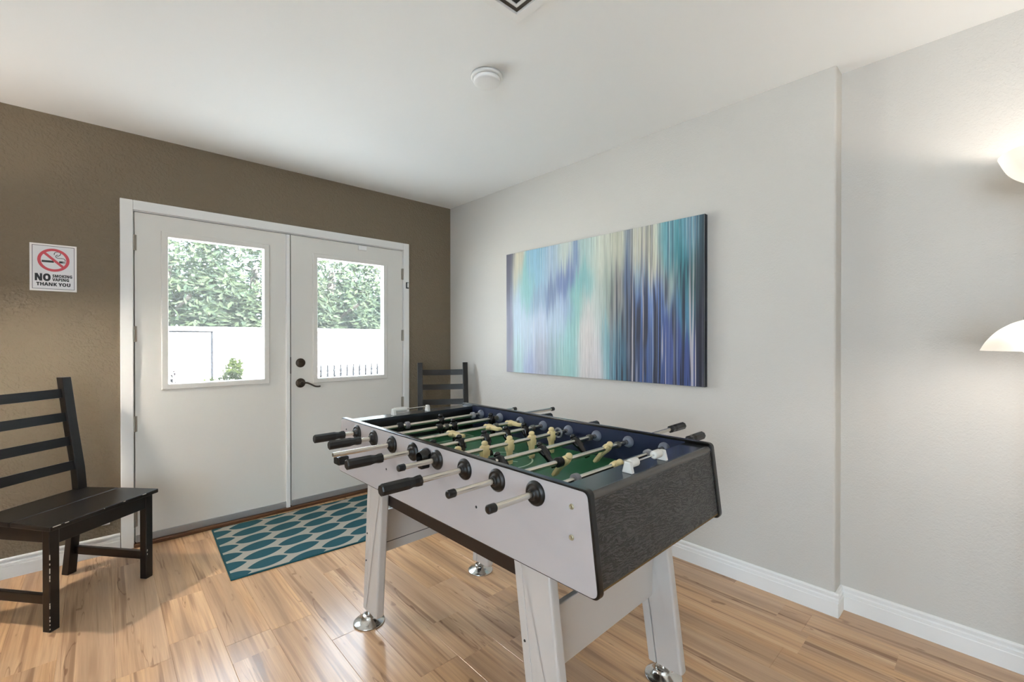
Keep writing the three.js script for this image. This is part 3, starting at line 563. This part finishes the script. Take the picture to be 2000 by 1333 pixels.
{
  const o = thing('wall_outlet', 'white wall outlet plate low on the brown wall behind the chair', 'outlet', [-2.397, 0.225, 0]);
  obj('cover_plate', rb(-0.037, 0.037, -0.058, 0.058, 0.0005, 0.007, 0.003), M.white, o);
  for (const y of [-0.024, 0.024]) obj('socket', rb(-0.016, 0.016, y - 0.014, y + 0.014, 0.006, 0.0085, 0.003), M.lightPlastic, o);
}

// ───────────────────────── ceiling fittings ─────────────────────────
{
  const d = thing('smoke_detector', 'round white smoke detector on the ceiling', 'smoke detector', [-1.086, H, 1.858]);
  obj('base_ring', latheY([[0, 0], [0.072, 0], [0.072, -0.012], [0.066, -0.014], [0, -0.014]].reverse()), M.white, d);
  obj('cover', latheY([[0, -0.014], [0.060, -0.014], [0.062, -0.020], [0.062, -0.030], [0.058, -0.036], [0.04, -0.039], [0, -0.040]].reverse()), M.white, d);
  const v = thing('ceiling_vent', 'square white ceiling air vent with stepped louvres', 'air vent', [-1.226 - 0.2, H, 2.21 + 0.2]);
  const ring = (a, b, y0, y1) => slabXY(rectHole(-a, a, -a, a, -b, b, -b, b), 0, y1 - y0, 0.0015).rotateX(Math.PI / 2).translate(0, y1, 0);
  obj('flange', ring(0.2, 0.166, -0.012, -0.0005), M.white, v);
  const lou = (a, b, ya, yb) => { const g = new THREE.CylinderGeometry(b * Math.SQRT2, a * Math.SQRT2, ya - yb, 4, 1, true).rotateY(Math.PI / 4).translate(0, (ya + yb) / 2, 0); return g; };
  for (const [a, b] of [[0.150, 0.124], [0.104, 0.080], [0.060, 0.036]]) obj('louvre', [lou(a, b, -0.002, -0.02).rotateX(Math.PI).translate(0, -0.02, 0), ring(a, a - 0.014, -0.0035, -0.0005)], M.white, v);
  obj('dark_throat', bx(-0.17, 0.17, -0.0006, -0.0002, -0.17, 0.17), mat({ color: '#55524c', roughness: 0.9 }), v);
}

// ───────────────────────── floor lamp ─────────────────────────
const curveProfile = (p) => new THREE.SplineCurve(p.map(q => new THREE.Vector2(...q))).getPoints(24).map(q => [q.x, q.y]);
function floorLamp(label, pos, turn, upPower, downPower, lift = 0) {
  const l = thing('floor_lamp', label, 'floor lamp', pos, turn);
  const metal = mat.lampMetal ??= mat({ color: '#8f8a86', roughness: 0.35, metalness: 0.7 });
  const shade = mat.lampShade ??= phys({ color: '#fdf7ee', roughness: 1, transmission: 0.5, thickness: 0 });
  obj('base', latheY([[0, 0], [0.14, 0], [0.142, 0.008], [0.13, 0.02], [0.03, 0.032], [0.014, 0.05], [0, 0.05]].reverse(), 40), metal, l);
  obj('pole', cyl(0.011, 0.011, 1.66, 16).translate(0, 0.87, 0), metal, l);
  obj('bowl_shade', latheY(curveProfile([[0.012, 1.716], [0.05, 1.720], [0.10, 1.738], [0.142, 1.774], [0.166, 1.828]]), 56), shade, l);
  obj('bowl_cup', latheY([[0, 1.66], [0.02, 1.66], [0.034, 1.68], [0.05, 1.692], [0, 1.692]].reverse(), 24), metal, l);
  const bulbMat = mat.bulb ??= mat({ color: '#ffffff', emissive: new THREE.Color().setRGB(1, 0.88, 0.72), emissiveIntensity: 3 });
  obj('bulb', new THREE.SphereGeometry(0.028, 20, 14).translate(0, 1.745, 0), bulbMat, l);
  const up = new THREE.PointLight(new THREE.Color().setRGB(1, 0.92, 0.83), upPower); up.position.set(0, 1.745, 0); up.castShadow = true; up.shadow.radius = 1.3; l.add(up);
  // reading arm
  const ax = -0.168;
  obj('reading_arm', tube([[0, 1.33, 0], [-0.04, 1.358, 0], [-0.10, 1.366, 0], [-0.152, 1.352, 0], [ax, 1.325, 0]], 0.007, 30, 8).translate(0, lift, 0), metal, l);
  obj('lamp_socket', latheY([[0, 1.33], [0.022, 1.33], [0.026, 1.322], [0.030, 1.287], [0, 1.287]].reverse(), 24).translate(ax, lift, 0), metal, l);
  obj('reading_shade', latheY(curveProfile([[0.122, 1.192], [0.108, 1.222], [0.085, 1.252], [0.055, 1.276], [0.028, 1.288]]), 56).translate(ax, lift, 0), shade, l);
  obj('bulb', new THREE.SphereGeometry(0.045, 20, 14).translate(ax, 1.222 + lift, 0), bulbMat, l);
  const dn = new THREE.PointLight(new THREE.Color().setRGB(1, 0.92, 0.83), downPower); dn.position.set(ax, 1.222 + lift, 0); dn.castShadow = true; dn.shadow.radius = 2.2; l.add(dn);
  return l;
}
floorLamp('metal floor lamp with a glowing bowl shade and reading shade by the beige wall', [-0.178, 0, 3.614], -0.5, 0.62, 0.45);
floorLamp('metal floor lamp beside the chair, outside the left edge of the picture', [-3.2, 0, 0.42], Math.PI + 0.3, 1.0, 5.5, 0.3);

// ───────────────────────── outdoors, seen through the glazing ─────────────────────────
struct(obj('patio_ground', bx(-14, 14, -0.2, -0.09, -16, -0.14), M.patio), 'pale concrete patio outside the door', 'ground');
{
  const w = thing('garden_wall', 'white stucco garden wall beyond the door windows', 'wall', [0, 0, -5]);
  obj('wall_body', [bx(-9, -1.115, -0.12, 1.36, -0.2, 0), bx(-1.08, 12, -0.12, 1.36, -0.2, 0)], M.stucco, w);
  obj('coping', rb(-9, 12, 1.36, 1.425, -0.24, 0.03, 0.008), M.stucco, w);
  obj('gate_gap', [bx(-1.115, -1.08, -0.1, 1.36, -0.18, -0.005), bx(-2.4, -1.08, 1.335, 1.362, -0.15, 0.004)], M.iron, w);
  const b = thing('meter_box', 'pale utility box fixed to the garden wall', 'box', [0.93, 1.23, -5.0]);
  obj('box_body', rb(-0.1, 0.1, -0.11, 0.05, 0.001, 0.07, 0.008), M.stucco, b);
  obj('box_lid', rb(-0.11, 0.11, 0.05, 0.065, 0.001, 0.085, 0.004), M.greyPlastic, b);
}
{
  const f = thing('iron_fence', 'black iron picket fence with spear tips outside the right door', 'fence', [0, 0, -2.5]);
  for (let i = 0; i < 13; i++) {
    const x = -0.38 + i * 0.0865;
    const k = obj('picket', [bx(x - 0.008, x + 0.008, -0.09, 0.74, -0.008, 0.008)], M.iron, f);
    obj('spear_tip', latheY([[0.008, 0.70], [0.013, 0.735], [0.017, 0.76], [0.014, 0.785], [0.011, 0.795], [0.019, 0.805], [0.018, 0.818], [0.013, 0.84], [0.009, 0.89], [0, 0.898]].reverse().map(([r, y]) => [r, y]), 8).translate(x, 0, 0), M.iron, k);
  }
  obj('top_rail', bx(-0.45, 0.75, 0.66, 0.68, -0.01, 0.01), M.iron, f);
  obj('bottom_rail', bx(-0.45, 0.75, 0.08, 0.10, -0.01, 0.01), M.iron, f);
  obj('vine_stem', tube([[-0.42, 0.66, 0.015], [-0.36, 0.735, 0.018], [-0.28, 0.752, 0.018], [-0.19, 0.735, 0.018], [-0.13, 0.712, 0.018], [-0.09, 0.77, 0.018], [0.0, 0.765, 0.018], [0.06, 0.715, 0.018]], 0.0065, 60, 6), M.iron, f);
}
const leafGeo = (() => { const g = new THREE.BufferGeometry(); g.setAttribute('position', new THREE.Float32BufferAttribute([0, 0, 0, 0.2, 0.06, 0.45, 0, 0, 1, 0, 0, 0, 0, 0, 1, -0.2, 0.06, 0.45], 3)); g.computeVertexNormals(); return g; })();
const leafMat = phys({ color: '#ffffff', roughness: 0.9, specularIntensity: 0.06, transmission: 0.5, thickness: 0, side: THREE.DoubleSide });
function foliage(parent, blobs, n, size, palette) {
  const im = new THREE.InstancedMesh(leafGeo, leafMat, n), m = new THREE.Matrix4(), q = new THREE.Quaternion(), e = new THREE.Euler(), c = new THREE.Color();
  for (let i = 0; i < n; i++) {
    const b = blobs[Math.floor(rnd() * blobs.length)], th = rnd() * Math.PI * 2, cz = rr(-1, 1), r = Math.cbrt(rr(0.25, 1)), s = Math.sqrt(1 - cz * cz);
    const p = new THREE.Vector3(b[0] + b[3] * r * s * Math.cos(th), b[1] + b[4] * r * cz, b[2] + b[5] * r * s * Math.sin(th));
    e.set(rr(-0.6, 1.5), rr(0, 6.28), rr(-0.8, 0.8)); q.setFromEuler(e); const k = size * rr(0.6, 1.3);
    m.compose(p, q, new THREE.Vector3(k, k, k)); im.setMatrixAt(i, m);
    const a = palette[Math.floor(rnd() * palette.length)], f = rr(0.75, 1.2); im.setColorAt(i, c.setRGB(a[0] * f, a[1] * f, a[2] * f));
  }
  im.name = 'foliage'; im.userData.kind = 'stuff'; im.castShadow = im.receiveShadow = true; parent.add(im); return im;
}
const bark = mat({ color: '#4a4239', roughness: 0.95 });
const GREENS = [[0.034, 0.048, 0.024], [0.042, 0.056, 0.027], [0.029, 0.043, 0.025], [0.050, 0.062, 0.036]];
function tree(label, x, z, blobs, n) {
  const t = thing('garden_tree', label, 'tree', [x, -0.09, z], 0, 'leafy trees beyond the garden wall');
  const tr = obj('trunk', loft([0, 0.6, 1.3, 2.0, 2.8].map((y, i) => ({ y, rx: 0.15 - i * 0.022, rz: 0.15 - i * 0.022, ox: 0.04 * Math.sin(i * 2), oz: 0.03 * Math.cos(i * 3) })), 10), bark, t);
  for (let k = 0; k < 5; k++) { const a = k * 1.3, y = 1.25 + 0.2 * k; obj('branch', tube([[0, y, 0], [0.4 * Math.cos(a), y + 0.35, 0.4 * Math.sin(a)], [0.95 * Math.cos(a), y + 0.6, 0.95 * Math.sin(a)]], 0.03, 12, 6), bark, tr); }
  foliage(t, blobs, n, 0.15, GREENS); return t;
}
const crown = () => [[0, 2.6, 0, 1.15, 0.95, 0.9], [-0.7, 2.0, 0.25, 0.7, 0.6, 0.6], [0.7, 2.05, 0.2, 0.7, 0.6, 0.6], [0, 1.9, 0.4, 0.9, 0.5, 0.5], [-0.4, 1.62, 0.7, 0.3, 0.34, 0.2], [0.45, 1.60, 0.75, 0.26, 0.36, 0.2], [0, 3.2, 0, 0.9, 0.7, 0.7]];
tree('leafy green tree beyond the wall filling the left side of the left door window', -1.55, -6.6, crown(), 5200);
tree('leafy green tree beyond the wall filling the right side of the left door window', -0.1, -6.9, crown(), 5200);
tree('leafy green tree beyond the wall filling the left side of the right door window', 1.35, -6.6, crown(), 5200);
tree('leafy green tree beyond the wall filling the right side of the right door window', 2.75, -6.8, crown(), 5200);
tree('leafy green tree farther back between the other garden trees', 0.7, -8.6, [[0, 2.9, 0, 2.6, 1.3, 0.7], [-1.6, 2.2, 0, 1.2, 0.9, 0.6], [1.6, 2.2, 0, 1.4, 0.9, 0.6]], 6500);
{
  const b = thing('shrub', 'bright green shrub below the left door window', 'shrub', [-1.42, -0.09, -2.2]);
  obj('stem', [tube([[0, 0, 0], [0.03, 0.4, 0.02], [-0.02, 0.8, 0]], 0.015, 12, 6), tube([[0, 0.2, 0], [0.1, 0.55, 0.03], [0.13, 0.95, 0.02]], 0.01, 12, 6)], bark, b);
  foliage(b, [[-0.08, 0.76, 0, 0.17, 0.16, 0.14], [0.08, 0.86, 0, 0.12, 0.17, 0.12], [0.10, 0.98, 0, 0.07, 0.13, 0.08], [0, 0.55, 0, 0.26, 0.3, 0.2]], 1500, 0.05, [[0.026, 0.036, 0.005], [0.032, 0.042, 0.006], [0.020, 0.030, 0.005]]);
  const s = thing('garden_sprig', 'thin dark sprig at the lower left of the left door window', 'plant', [-1.885, -0.09, -2.0]);
  obj('stem', tube([[0, 0, 0], [0.01, 0.5, 0], [0.0, 0.93, 0.0]], 0.005, 12, 6), M.iron, s);
  foliage(s, [[0.0, 0.96, 0, 0.03, 0.05, 0.03], [0.0, 0.90, 0, 0.035, 0.03, 0.03]], 26, 0.04, [[0.01, 0.008, 0.008], [0.02, 0.009, 0.01]]);
}

renderer.render(scene, camera);
